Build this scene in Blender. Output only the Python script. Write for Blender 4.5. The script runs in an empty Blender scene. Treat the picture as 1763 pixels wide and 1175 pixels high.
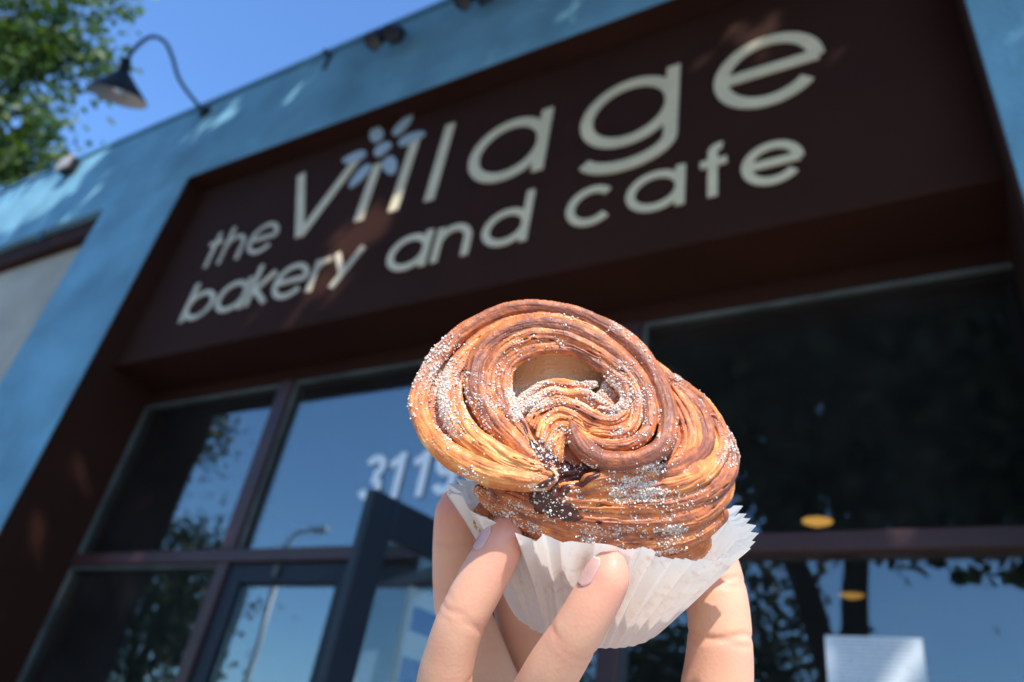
import bpy, bmesh, math, random
import numpy as np
from mathutils import Vector, Matrix

random.seed(7); RNG = np.random.default_rng(7)
scene = bpy.context.scene
C = scene.collection

# ------------------------------------------------------------------ camera
CAM = np.array([0.0, -2.1, 1.3])
FPX, CX, CY = 1312.0, 881.5, 587.5
RV = np.array([0.87211667, -0.14864712, -0.46617223])   # world X seen from the camera (right, down, forward)
YV = np.array([0.46604125, 0.54259002, 0.69885737])     # world Y
UV = np.array([0.14905727, -0.82674065, 0.54247749])    # world Z
M3 = np.array([RV, YV, UV])                              # camera vector -> world vector
cam_d = bpy.data.cameras.new('camera'); cam = bpy.data.objects.new('camera', cam_d); C.objects.link(cam)
right, down, fwd = M3[:, 0], M3[:, 1], M3[:, 2]
mw = Matrix.Identity(4)
for i in range(3):
    mw[i][0] = right[i]; mw[i][1] = -down[i]; mw[i][2] = -fwd[i]; mw[i][3] = CAM[i]
cam.matrix_world = mw
cam_d.sensor_width = 36.0; cam_d.lens = 36.0 * FPX / 1763.0
cam_d.clip_start = 0.01; cam_d.clip_end = 2000
cam_d.dof.use_dof = True; cam_d.dof.focus_distance = 0.215; cam_d.dof.aperture_fstop = 11.5
cam_d.dof.aperture_blades = 7
scene.camera = cam

# ------------------------------------------------------------------ sky, sun, exposure
SUN = np.array([0.48, -0.54, 0.69]); SUN /= np.linalg.norm(SUN)
world = bpy.data.worlds.new('World'); scene.world = world; world.use_nodes = True
wn = world.node_tree.nodes; wl = world.node_tree.links
sky = wn.new('ShaderNodeTexSky'); sky.sky_type = 'NISHITA'; sky.sun_disc = False
sky.sun_elevation = math.asin(SUN[2]); sky.sun_rotation = math.atan2(SUN[0], SUN[1])
sky.air_density = 1.0; sky.dust_density = 0.3; sky.ozone_density = 1.5
tint = wn.new('ShaderNodeVectorMath'); tint.operation = 'MULTIPLY'; tint.inputs[1].default_value = (1.0, 1.38, 1.80)   # deep clear blue
wl.new(sky.outputs[0], tint.inputs[0]); wl.new(tint.outputs[0], wn['Background'].inputs[0]); wn['Background'].inputs[1].default_value = 0.15
sd = bpy.data.lights.new('sun', 'SUN'); sd.energy = 5.0; sd.angle = math.radians(0.53); sd.color = (1.0, 0.95, 0.88)
so = bpy.data.objects.new('sun', sd); C.objects.link(so)
so.rotation_euler = Vector(SUN).to_track_quat('Z', 'Y').to_euler()
scene.view_settings.view_transform = 'Standard'; scene.view_settings.look = 'None'
scene.view_settings.exposure = 0.45; scene.view_settings.gamma = 1.0
scene.cycles.max_bounces = 8; scene.cycles.transparent_max_bounces = 12
scene.cycles.caustics_reflective = False; scene.cycles.caustics_refractive = False
scene.cycles.sample_clamp_indirect = 6.0

# ------------------------------------------------------------------ helpers
def mat(name, color=(.5, .5, .5), rough=.6, spec=.5, metal=0., noise=None, bump=None, coat=0.):
    """procedural material; noise=(scale, amount, detail), bump=(scale, strength, distance)"""
    m = bpy.data.materials.new(name); m.use_nodes = True
    nt = m.node_tree; N = nt.nodes; L = nt.links; b = N['Principled BSDF']
    b.inputs['Base Color'].default_value = (*color, 1); b.inputs['Roughness'].default_value = rough
    b.inputs['Specular IOR Level'].default_value = spec; b.inputs['Metallic'].default_value = metal
    b.inputs['Coat Weight'].default_value = coat
    tc = N.new('ShaderNodeTexCoord')
    if noise:
        n = N.new('ShaderNodeTexNoise'); n.inputs['Scale'].default_value = noise[0]; n.inputs['Detail'].default_value = 6
        L.new(tc.outputs['Object'], n.inputs['Vector'])
        mr = N.new('ShaderNodeMapRange'); mr.inputs[1].default_value = .3; mr.inputs[2].default_value = .7
        mr.inputs[3].default_value = 1 - noise[1]; mr.inputs[4].default_value = 1 + noise[1]
        L.new(n.outputs['Fac'], mr.inputs[0])
        mx = N.new('ShaderNodeVectorMath'); mx.operation = 'SCALE'; mx.inputs[0].default_value = color
        L.new(mr.outputs[0], mx.inputs['Scale']); L.new(mx.outputs[0], b.inputs['Base Color'])
    if bump:
        n2 = N.new('ShaderNodeTexNoise'); n2.inputs['Scale'].default_value = bump[0]; n2.inputs['Detail'].default_value = 8
        L.new(tc.outputs['Object'], n2.inputs['Vector'])
        bp = N.new('ShaderNodeBump'); bp.inputs['Strength'].default_value = bump[1]; bp.inputs['Distance'].default_value = bump[2]
        L.new(n2.outputs['Fac'], bp.inputs['Height']); L.new(bp.outputs[0], b.inputs['Normal'])
    return m

def link(o, parent=None):
    C.objects.link(o)
    if parent is not None: o.parent = parent
    return o
def mesh_obj(name, verts, faces, m, parent=None, smooth=False):
    me = bpy.data.meshes.new(name)
    me.from_pydata([tuple(map(float, v)) for v in verts], [], [tuple(map(int, f)) for f in faces]); me.update()
    if m is not None: me.materials.append(m)
    if smooth: me.polygons.foreach_set('use_smooth', [True] * len(me.polygons))
    return link(bpy.data.objects.new(name, me), parent)
def tag(o, label, cat, group=None, kind=None):
    if label: o['label'] = label
    if cat: o['category'] = cat
    if group: o['group'] = group
    if kind: o['kind'] = kind
    return o
def thing(name, label, cat, loc=(0, 0, 0), group=None):
    o = bpy.data.objects.new(name, None); o.location = loc; o.empty_display_size = .1; C.objects.link(o)
    return tag(o, label, cat, group)
BOXF = [(0, 1, 3, 2), (4, 6, 7, 5), (0, 4, 5, 1), (2, 3, 7, 6), (0, 2, 6, 4), (1, 5, 7, 3)]
def box(name, lo, hi, m, parent=None, bevel=0.0, off=(0, 0, 0)):
    lo = np.array(lo, float) - off; hi = np.array(hi, float) - off
    v = [((lo, hi)[i][0], (lo, hi)[j][1], (lo, hi)[k][2]) for i in (0, 1) for j in (0, 1) for k in (0, 1)]
    bm = bmesh.new(); bv = [bm.verts.new(p) for p in v]
    for f in BOXF: bm.faces.new([bv[i] for i in f])
    bmesh.ops.recalc_face_normals(bm, faces=bm.faces)
    if bevel: bmesh.ops.bevel(bm, geom=bm.edges[:], offset=bevel, segments=2, affect='EDGES', profile=.5)
    me = bpy.data.meshes.new(name); bm.to_mesh(me); bm.free(); me.materials.append(m)
    return link(bpy.data.objects.new(name, me), parent)
def frames(P):
    T = np.gradient(P, axis=0); T /= np.linalg.norm(T, axis=1)[:, None]
    n = np.cross(T[0], [0.3, .2, 1.0]); n /= np.linalg.norm(n); Ns = []
    for t in T:
        n = n - t * (n @ t); n /= np.linalg.norm(n); Ns.append(n)
    Ns = np.array(Ns); return T, Ns, np.cross(T, Ns)
def catmull(P, n):
    P = np.array(P, float); Q = np.vstack([2 * P[0] - P[1], P, 2 * P[-1] - P[-2]])
    out = []; m = len(P) - 1
    for t in np.linspace(0, m - 1e-9, n):
        i = int(t); u = t - i; a, b, c, d = Q[i], Q[i + 1], Q[i + 2], Q[i + 3]
        out.append(.5 * (2 * b + (c - a) * u + (2 * a - 5 * b + 4 * c - d) * u * u + (3 * b - a - 3 * c + d) * u ** 3))
    return np.array(out)
def tube_geo(P, rad, seg=12):
    P = np.array(P, float); rad = np.broadcast_to(np.array(rad, float), (len(P),))
    T, A, B = frames(P); V = []; F = []
    for p, r, a, b in zip(P, rad, A, B):
        for k in range(seg):
            t = 2 * math.pi * k / seg; V.append(p + r * (math.cos(t) * a + math.sin(t) * b))
    n = len(P)
    for i in range(n - 1):
        for k in range(seg):
            F.append((i * seg + k, i * seg + (k + 1) % seg, (i + 1) * seg + (k + 1) % seg, (i + 1) * seg + k))
    F.append(tuple(range(seg))[::-1]); F.append(tuple((n - 1) * seg + k for k in range(seg)))
    return V, F
def tube(name, P, rad, m, parent=None, seg=12):
    V, F = tube_geo(P, rad, seg); return mesh_obj(name, V, F, m, parent, True)
def lathe(name, prof, loc, m, parent=None, seg=40, axis=(0, 0, 1)):
    ax = Vector(axis).normalized().to_track_quat('Z', 'Y'); V = []; F = []
    for r, z in prof:
        for k in range(seg):
            t = 2 * math.pi * k / seg; V.append(ax @ Vector((r * math.cos(t), r * math.sin(t), z)) + Vector(loc))
    for i in range(len(prof) - 1):
        for k in range(seg): F.append((i * seg + k, i * seg + (k + 1) % seg, (i + 1) * seg + (k + 1) % seg, (i + 1) * seg + k))
    return mesh_obj(name, V, F, m, parent, True)

# ------------------------------------------------------------------ materials
M_BLUE = mat('blue_stucco', (.155, .330, .435), .85, .12, noise=(2.2, .22), bump=(38, .8, .02))
M_BLUECAP = mat('blue_cap', (.07, .20, .30), .6, .4, noise=(3, .15))
M_BROWN = mat('brown_stucco', (.034, .0125, .0080), .8, .10, noise=(2.0, .14), bump=(60, .45, .010))
M_BROWNTRIM = mat('brown_paint', (.045, .018, .018), .45, .4, noise=(5, .2), bump=(30, .15, .003))
M_NAVY = mat('navy_metal', (.006, .0105, .018), .55, .3, noise=(4, .2))
M_TRIM = mat('grey_trim', (.085, .095, .09), .6, .25, noise=(6, .35))
M_BEIGE = mat('beige_wall', (.40, .36, .29), .85, .2, noise=(2.5, .12), bump=(40, .4, .01))
M_CREAM = mat('cream_letter', (.70, .59, .39), .5, .4, noise=(8, .08))
M_CREAMS = mat('cream_letter_dull', (.60, .515, .37), .55, .35, noise=(6, .25))  # duller, more uneven cream for the words at the left
M_PETAL = mat('pale_blue_letter', (.38, .46, .50), .5, .3, noise=(8, .08))
M_BLACK = mat('black_metal', (.010, .010, .011), .6, .25, noise=(10, .2))
M_SHADEIN = mat('lamp_white_enamel', (.42, .36, .31), .4, .5)
M_WHITE = mat('white_vinyl', (.80, .82, .84), .5, .4)
M_INT = mat('interior_dark', (.035, .032, .030), .8, .2, noise=(1, .3))
M_INTF = mat('interior_floor', (.05, .04, .035), .6, .3, noise=(2, .3))
M_GROUND = mat('asphalt', (.13, .125, .12), .9, .2, noise=(1.5, .2), bump=(80, .5, .01))
M_PAVE = mat('concrete', (.50, .45, .385), .9, .2, noise=(1.2, .12), bump=(60, .4, .006))
M_BARK = mat('bark', (.035, .027, .020), .9, .1, noise=(6, .35), bump=(14, .8, .04))
M_STEEL = mat('galvanised_pole', (.55, .57, .58), .45, .5, .3)

def glass_mat():
    m = bpy.data.materials.new('window_glass'); m.use_nodes = True; nt = m.node_tree; N = nt.nodes; L = nt.links
    N.remove(N['Principled BSDF']); out = N['Material Output']
    tr = N.new('ShaderNodeBsdfTransparent'); tr.inputs[0].default_value = (.84, .88, .88, 1)
    gl = N.new('ShaderNodeBsdfGlossy'); gl.inputs['Roughness'].default_value = .0; gl.inputs['Color'].default_value = (.88, .92, .90, 1)
    lw = N.new('ShaderNodeFresnel'); lw.inputs['IOR'].default_value = 1.6
    mr = N.new('ShaderNodeMapRange'); mr.inputs[1].default_value = .03; mr.inputs[2].default_value = .5
    mr.inputs[3].default_value = .070; mr.inputs[4].default_value = .30
    L.new(lw.outputs[0], mr.inputs[0])
    tc = N.new('ShaderNodeTexCoord'); n = N.new('ShaderNodeTexNoise'); n.inputs['Scale'].default_value = 1.6
    L.new(tc.outputs['Object'], n.inputs['Vector'])
    bp = N.new('ShaderNodeBump'); bp.inputs['Strength'].default_value = .10; bp.inputs['Distance'].default_value = .02
    L.new(n.outputs['Fac'], bp.inputs['Height']); L.new(bp.outputs[0], gl.inputs['Normal'])
    mx = N.new('ShaderNodeMixShader'); L.new(mr.outputs[0], mx.inputs[0]); L.new(tr.outputs[0], mx.inputs[1]); L.new(gl.outputs[0], mx.inputs[2])
    df = N.new('ShaderNodeBsdfDiffuse'); df.inputs[0].default_value = (.6, .62, .64, 1)      # thin film of dust
    nd = N.new('ShaderNodeTexNoise'); nd.inputs['Scale'].default_value = 5; nd.inputs['Detail'].default_value = 6; L.new(tc.outputs['Object'], nd.inputs['Vector'])
    md_ = N.new('ShaderNodeMapRange'); md_.inputs[1].default_value = .35; md_.inputs[2].default_value = .75; md_.inputs[3].default_value = .004; md_.inputs[4].default_value = .010
    L.new(nd.outputs['Fac'], md_.inputs[0]); m2 = N.new('ShaderNodeMixShader'); L.new(md_.outputs[0], m2.inputs[0]); L.new(mx.outputs[0], m2.inputs[1]); L.new(df.outputs[0], m2.inputs[2])
    L.new(m2.outputs[0], out.inputs[0]); return m
M_GLASS = glass_mat()
def leaf_mat(name, c1, c2):
    m = bpy.data.materials.new(name); m.use_nodes = True; nt = m.node_tree; N = nt.nodes; L = nt.links; b = N['Principled BSDF']
    out = N['Material Output']
    g = N.new('ShaderNodeNewGeometry'); cr = N.new('ShaderNodeMixRGB')
    cr.inputs[1].default_value = (*c1, 1); cr.inputs[2].default_value = (*c2, 1)
    L.new(g.outputs['Random Per Island'], cr.inputs[0]); L.new(cr.outputs[0], b.inputs['Base Color']); b.inputs['Roughness'].default_value = .5
    tl = N.new('ShaderNodeBsdfTranslucent'); br = N.new('ShaderNodeMixRGB'); br.blend_type = 'MULTIPLY'; br.inputs[0].default_value = 1
    br.inputs[2].default_value = (1.5, 1.7, .6, 1); L.new(cr.outputs[0], br.inputs[1]); L.new(br.outputs[0], tl.inputs[0])
    mx = N.new('ShaderNodeMixShader'); mx.inputs[0].default_value = .35
    L.new(b.outputs[0], mx.inputs[1]); L.new(tl.outputs[0], mx.inputs[2]); L.new(mx.outputs[0], out.inputs[0]); return m
M_LEAF = leaf_mat('leaf_green', (.035, .070, .016), (.095, .15, .030))
M_LEAFD = leaf_mat('leaf_dark', (.014, .026, .009), (.035, .05, .018))

# ------------------------------------------------------------------ ground
tag(mesh_obj('ground', [(-600, -600, -.15), (600, -600, -.15), (600, 600, -.15), (-600, 600, -.15)], [(0, 1, 2, 3)], M_GROUND), None, None, kind='structure')
pav = tag(box('pavement', (-30, -6.0, -.14), (25, 0.6, 0.0), M_PAVE), None, None, kind='structure')
tag(box('kerb', (-30, -6.15, -.14), (25, -6.0, 0.005), M_PAVE), None, None, kind='structure')

# ------------------------------------------------------------------ the bakery building
XL, XR = -4.401, 0.340
YP, YW = 0.133, 0.476       # sign panel face, window plane
ZS_B, ZS_T = 3.363, 4.895   # sign panel bottom / top of the brown recess
ZR = 5.79
B = thing('bakery_building', 'blue stucco shopfront building with a deep brown sign recess and large windows', 'building')
XE0, XE1 = -8.6, 6.0
box('wall', (XE0, .0, ZS_T), (XE1, .55, ZR), M_BLUE, B, .012)                    # band above the sign
box('pilaster', (-5.364, .0, 0), (XL, .55, ZS_T - .001), M_BLUE, B, .006)
box('pilaster', (XR, .0, 0), (1.5, .55, ZS_T - .001), M_BLUE, B, .006)
box('wall', (1.502, .002, 0), (XE1, .55, ZS_T - .001), M_BLUE, B)
box('parapet_cap', (XE0, -.018, ZR + .001), (XE1, .57, ZR + .045), M_BLUECAP, B, .006)
box('expansion_joint', (-6.21, -.003, 4.80), (-6.195, .02, ZR - .02), M_BLUECAP, B)
# neighbouring beige bay
box('panel_header', (XE0, .03, 4.66), (-5.366, .5, 4.79), M_BROWN, B)
box('beige_panel', (XE0, .10, 0), (-5.366, .5, 4.659), M_BEIGE, B)
box('wall_fill', (XE0, .06, 4.79), (-5.366, .5, ZS_T - .002), M_BROWN, B)
# brown recess lining
box('reveal', (XL - .001, .004, 0), (XL + .012, YW + .1, ZS_T - .004), M_BROWN, B)
box('reveal', (XR - .012, .004, 0), (XR + .001, YW + .1, ZS_T - .004), M_BROWN, B)
box('recess_soffit', (XL + .012, .004, ZS_T - .014), (XR - .012, YW + .1, ZS_T + .001), M_BROWN, B)
box('window_header', (XL + .012, YW - .02, 3.255), (XR - .012, YW + .1, ZS_B + .02), M_BROWN, B)
# window grid
ZT0, ZT1 = 2.215, 2.280
frame_bits = [('transom', XL + .012, XR - .012, ZT0, ZT1), ]
box('transom', (XL + .012, YW - .055, ZT0), (-1.50, YW + .05, ZT1), M_BROWNTRIM, B, .006)
box('transom', (-1.44, YW - .055, ZT0), (XR - .012, YW + .05, ZT1), M_BROWNTRIM, B, .006)
for x0, x1, z0, z1 in [(-3.185, -3.085, ZT1, 3.255), (-3.165, -3.085, 0, ZT0), (-1.498, -1.442, 0, 3.255), (-1.12, -1.04, ZT1, 3.255), (-1.12, -1.04, 0, ZT0)]:
    box('mullion', (x0, YW - .05, z0 + .001), (x1, YW + .045, z1 - .001), M_BROWNTRIM, B, .005)
def trim(x0, x1, z0, z1):
    w = .018
    box('window_trim', (x0, YW - .030, z1 - w), (x1, YW - .004, z1), M_TRIM, B, .003)
    box('window_trim', (x0, YW - .028, z0), (x0 + w, YW - .004, z1 - w - .001), M_TRIM, B, .003)
def pane(x0, x1, z0, z1):
    box('window_pane', (x0, YW - .002, z0), (x1, YW + .006, z1), M_GLASS, B)
for x0, x1, z0, z1, t in [(XL + .013, -3.186, ZT1, 3.254, 1), (-3.084, -1.499, ZT1, 3.254, 1), (-1.441, -1.121, ZT1, 3.254, 1), (-1.039, XR - .013, ZT1, 3.254, 1),
                       (XL + .013, -3.166, .45, ZT0, 1), (-1.441, -1.121, .45, ZT0, 0), (-1.039, XR - .013, .45, ZT0, 0)]:
    pane(x0, x1, z0 + .001, z1 - .001)
    if t: trim(x0, x1, z0 + .001, z1 - .001)
box('bulkhead', (XL + .013, YW - .03, 0), (-3.166, YW + .1, .449), M_BROWN, B)
box('bulkhead', (-1.441, YW - .03, 0), (XR - .013, YW + .1, .449), M_BROWN, B)
# navy sidelight beside the door
S0, S1 = -3.084, -2.335
for a in [((S0, 0), (S0 + .10, ZT0 - .002)), ((S1 - .05, 0), (S1, ZT0 - .002)), ((S0 + .101, ZT0 - .095), (S1 - .051, ZT0 - .002)), ((S0 + .101, 0), (S1 - .051, .25))]:
    box('sidelight_frame', (a[0][0], YW - .03, a[0][1]), (a[1][0], YW + .04, a[1][1]), M_NAVY, B, .004)
box('window_pane', (S0 + .101, YW, .251), (S1 - .051, YW + .006, ZT0 - .096), M_GLASS, B)
box('door_closer_bracket', (-2.77, YW - .05, 2.145), (-2.745, YW - .031, 2.200), M_TRIM, B, .004)
# closed inner door behind the open leaf
for a in [((S1 + .002, .02), (S1 + .085, ZT0 - .003)), ((-1.585, .02), (-1.500, ZT0 - .003)), ((S1 + .086, ZT0 - .095), (-1.586, ZT0 - .003)), ((S1 + .086, .02), (-1.586, .25))]:
    box('inner_door_frame', (a[0][0], YW + .0, a[0][1]), (a[1][0], YW + .045, a[1][1]), M_NAVY, B, .004)
box('window_pane', (S1 + .086, YW + .02, .251), (-1.586, YW + .026, ZT0 - .096), M_GLASS, B)
# open door: leaf hinged at the right jamb, swung out
HX, HY, DW, DH = -1.497, YW - .06, .79, 2.195
dr = bpy.data.objects.new('door', None); link(dr, B); dr.location = (HX, HY, 0)
dv = np.array([-1.657 - HX, -.286 - HY]); DW = float(np.linalg.norm(dv)); dr.rotation_euler = (0, 0, math.atan2(dv[1], dv[0]))
ST = .105
box('stile', (.0, -.022, .02), (ST, .022, DH), M_NAVY, dr, .004)
box('stile', (DW - ST, -.022, .02), (DW, .022, DH), M_NAVY, dr, .004)
box('rail', (ST + .001, -.021, DH - .13), (DW - ST - .001, .021, DH), M_NAVY, dr, .004)
box('rail', (ST + .001, -.021, .02), (DW - ST - .001, .021, .26), M_NAVY, dr, .004)
box('door_pane', (ST + .001, -.004, .261), (DW - ST - .001, .004, DH - .131), M_GLASS, dr)
V, F = tube_geo(catmull([(DW - .06, -.03, .85), (DW - .06, -.075, .88), (DW - .06, -.08, 1.1), (DW - .06, -.075, 1.32), (DW - .06, -.03, 1.35)], 24), .011)
mesh_obj('handle', V, F, M_STEEL, dr, True)
# interior
box('interior_wall', (XL - .5, 7.0, 0), (XR + 1.5, 7.1, 3.3), M_INT, B)
box('interior_wall', (XL - .6, .56, 0), (XL - .5, 7.0, 3.3), M_INT, B)
box('interior_wall', (XR + 1.5, .56, 0), (XR + 1.6, 7.1, 3.3), M_INT, B)
box('interior_ceiling', (XL - .6, .58, 3.30), (XR + 1.6, 7.1, 3.36), M_INT, B)
box('interior_floor', (XL - .6, .60, -.05), (XR + 1.6, 7.1, 0.004), M_INTF, B)
box('roof', (XE0, .551, 5.2), (XE1, 9.0, 5.3), M_INT, B)
def ceiling_lamp(loc, label, e):
    t = thing('ceiling_lamp', label, 'lamp', loc, 'amber lamps inside the shop')
    tube('cord', [(0, 0, .05), (0, 0, .40)], .006, M_BLACK, t)
    lathe('shade', [(.02, .08), (.045, .06), (.085, .0), (.082, .0), (.04, .055)], (0, 0, 0), M_BLACK, t)
    m = bpy.data.materials.new('lamp_glow'); m.use_nodes = True; b = m.node_tree.nodes['Principled BSDF']
    b.inputs['Base Color'].default_value = (.8, .5, .15, 1); b.inputs['Emission Color'].default_value = (1, .50, .10, 1); b.inputs['Emission Strength'].default_value = e
    lathe('diffuser', [(.0, -.012), (.04, -.008), (.075, .008)], (0, 0, 0), m, t)
ceiling_lamp((-.60, 1.907, 2.9), 'glowing amber lamp seen through the large upper right window', .65)
ceiling_lamp((-.612, 3.145, 2.9), 'smaller dim amber lamp seen through the lower right window above the notice', .38)

# ------------------------------------------------------------------ shop sign
SG = thing('shop_sign', 'dark brown sign band with cream lettering and a pale blue flower', 'sign', (0, YP, ZS_B))
SO = np.array([0, YP, ZS_B])
box('sign_panel', (XL + .013, YP, ZS_B), (XR - .013, YW - .025, ZS_T - .016), M_BROWN, SG, .004, off=SO)
def ribbon(pts, w, depth, z=0):
    """flat stroke in the facade plane: returns verts, faces of an extruded ribbon, depth towards the street"""
    P = np.array(pts, float); n = len(P); T = np.gradient(P, axis=0); T /= np.linalg.norm(T, axis=1)[:, None]
    if n > 2:
        T[0] = P[1] - P[0]; T[-1] = P[-1] - P[-2]; T /= np.linalg.norm(T, axis=1)[:, None]
    N = np.stack([-T[:, 1], T[:, 0]], 1); w = np.broadcast_to(np.array(w, float), (n,))[:, None] / 2
    L_, R_ = P + N * w, P - N * w; V = []
    for q in range(n):
        for (x, zz), y in ((L_[q], -depth), (R_[q], -depth), (R_[q], 0), (L_[q], 0)): V.append((x, y, zz))
    F = [(0, 1, 2, 3), tuple(4 * (n - 1) + k for k in (3, 2, 1, 0))]
    for q in range(n - 1):
        for k in range(4): F.append((4 * q + k, 4 * q + (k + 1) % 4, 4 * q + 4 + (k + 1) % 4, 4 * q + 4 + k))
    return V, F
def arc(cx, cz, rx, rz, a0, a1, n=40):
    t = np.radians(np.linspace(a0, a1, n)); return np.stack([cx + rx * np.cos(t), cz + rz * np.sin(t)], 1)
def strokes(ch, xh, wd, s, asc):
    """centre-line strokes of one letter, lower-left at the origin"""
    r = (wd - s) / 2; rz = (xh - s) / 2; c = wd / 2; cz = xh / 2
    ring = arc(c, cz, r, rz, 0, 360, 56)
    if ch == 'a': return [ring, [(wd - s / 2, 0), (wd - s / 2, xh)]]
    if ch == 'b': return [ring, [(s / 2, 0), (s / 2, asc)]]
    if ch == 'd': return [ring, [(wd - s / 2, 0), (wd - s / 2, asc)]]
    if ch == 'c': return [arc(c, cz, r, rz, 42, 318)]
    if ch == 'e': return [arc(c, cz, r, rz, 0, 322), [(s * .8, cz), (wd - s * .35, cz)]]
    if ch == 'g': return [ring, [(wd - s / 2, -.02 * xh), (wd - s / 2, xh)],
                          np.vstack([arc(c + .0, -.02 * xh, r, .265 * xh, 0, -155, 40)])]
    if ch in 'il': return [[(s / 2, 0), (s / 2, asc)]]
    if ch == 'n': return [[(s / 2, 0), (s / 2, xh)], np.vstack([arc(c, xh - s / 2 - r, r, r, 175, 0, 24), [(wd - s / 2, 0)]])]
    if ch == 'h': return [[(s / 2, 0), (s / 2, asc)], np.vstack([arc(c, xh - s / 2 - r, r, r, 175, 0, 24), [(wd - s / 2, 0)]])]
    if ch == 't': return [[(c, 0), (c, asc)], [(0, xh - s / 2), (wd, xh - s / 2)]]
    if ch == 'f': return [np.vstack([[(wd * .42, 0)], arc(wd * .42 + r * .75, asc - s / 2 - r * .75, r * .75, r * .75, 180, 75, 16)]), [(0, xh - s / 2), (wd * .9, xh - s / 2)]]
    if ch == 'k': return [[(s / 2, 0), (s / 2, asc)], [(s * .6, xh * .40), (wd - s * .3, xh)], [(s * 1.25, xh * .52), (wd - s * .3, 0)]]
    if ch == 'r': return [[(s / 2, 0), (s / 2, xh)], arc(s / 2 + wd * .62, xh - s / 2 - wd * .60, wd * .62, wd * .60, 175, 78, 18)]
    if ch == 'y': return [[(s * .4, xh), (c + .02 * wd, .02 * xh)], [(wd - s * .4, xh), (wd * .26, -.36 * xh)]]
    if ch == 'V': return [[(s * .5, asc), (c * .92, s * .12)], [(wd - s * .5, asc), (c * .92, s * .12)]]
    if ch == '1': return [[(wd * .62, 0), (wd * .62, asc)], [(wd * .62, asc * .90), (wd * .15, asc * .72)]]
    if ch == '3': return [arc(c, asc * .735, r, asc * .265 - s / 2, 160, -90, 26), arc(c, asc * .27, r * 1.08, asc * .27 - s / 2, 90, -160, 28)]
    if ch == '9': return [arc(c, asc - r * 1.15 - s / 2, r, r * 1.15, 0, 360, 40), np.vstack([arc(c, asc * .34, r, asc * .34 - s / 2, 0, -150, 24)]), [(wd - s / 2, asc * .33), (wd - s / 2, asc * .72)]]
def letter(ch, x, z, xh, wd, s, asc, m, parent, off, depth=.006, name='letter'):
    V = []; F = []
    for q, st in enumerate(strokes(ch, xh, wd, s, asc)):
        v, f = ribbon(st, s, depth + .002 * q); k = len(V); V += v; F += [tuple(i + k for i in a) for a in f]
    base = np.array([x, 0, z])
    return mesh_obj(name, [np.array(p) + base - off for p in V], F, m, parent)
LO = np.array([0, 0, ZS_B])
sw, ss = .064, .041
for ch, x, z, xh, wd, s, asc in [
    ('V', -3.365, 4.065, .45, .56, sw, .605), ('i', -2.69, 4.06, .45, sw, sw, .46), ('l', -2.445, 4.06, .45, sw, sw, .605), ('l', -2.205, 4.06, .45, sw, sw, .61),
    ('a', -1.965, 4.055, .46, .475, sw, .46), ('g', -1.31, 4.055, .475, .50, sw, .475), ('e', -.645, 4.05, .475, .475, sw, .475)]:
    letter(ch, x, z, xh, wd, s, asc, M_CREAM, SG, LO)
for ch, x, z, xh, wd, s, asc in [
    ('t', -3.965, 4.03, .225, .12, .031, .30), ('h', -3.80, 4.03, .225, .195, .031, .31), ('e', -3.57, 4.025, .255, .25, .033, .255),
    ('b', -3.905, 3.595, .225, .255, .037, .30), ('a', -3.63, 3.595, .235, .26, .037, .235), ('k', -3.355, 3.60, .225, .18, .037, .31), ('e', -3.165, 3.59, .255, .265, .037, .255),
    ('r', -2.875, 3.60, .225, .125, .037, .225), ('y', -2.745, 3.655, .185, .215, .037, .2),
    ('a', -2.345, 3.59, .24, .265, ss, .24), ('n', -2.05, 3.595, .225, .22, ss, .225), ('d', -1.77, 3.597, .235, .26, ss, .325),
    ('c', -1.32, 3.595, .24, .245, ss, .24), ('a', -1.03, 3.59, .235, .265, ss, .235), ('f', -.70, 3.592, .215, .125, ss, .31), ('e', -.53, 3.58, .24, .245, ss, .24)]:
    letter(ch, x, z, xh, wd, s, asc, M_CREAMS if z < 4 and x < -2.5 or x < -3.4 else M_CREAM, SG, LO)
def petal(x, z, a, b, rot, depth=.012):
    n = 28; t = np.linspace(0, 2 * math.pi, n, endpoint=False); r = math.radians(rot)
    px, pz = a * np.cos(t), b * np.sin(t) * (1 - .25 * np.cos(t))
    X = x + px * math.cos(r) - pz * math.sin(r); Z = z + px * math.sin(r) + pz * math.cos(r)
    V = [(p, -depth, q - ZS_B) for p, q in zip(X, Z)] + [(p, 0, q - ZS_B) for p, q in zip(X, Z)]
    F = [tuple(range(n))] + [(k, k + n, (k + 1) % n + n, (k + 1) % n) for k in range(n)]
    return mesh_obj('petal', V, F, M_PETAL, SG)
petal(-2.658, 4.645, .062, .055, 20).name = 'flower_centre'
for x, z, rot in [(-2.765, 4.825, 120), (-2.553, 4.825, 60), (-2.445, 4.655, 3), (-2.548, 4.46, -60), (-2.775, 4.455, -122), (-2.885, 4.655, 176)]:
    petal(x, z, .095, .046, rot, .011)

# house number on the transom glass
HN = thing('house_number', 'white number 3119 on the glass above the open door', 'house number', (0, YW - .003, 2.5))
for k, ch in enumerate('3119'):
    letter(ch, -2.425 + k * .140, 2.515, .23, .128, .040, .232, M_WHITE, HN, np.array([0, 0, 2.5]), .002, 'digit')

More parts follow.
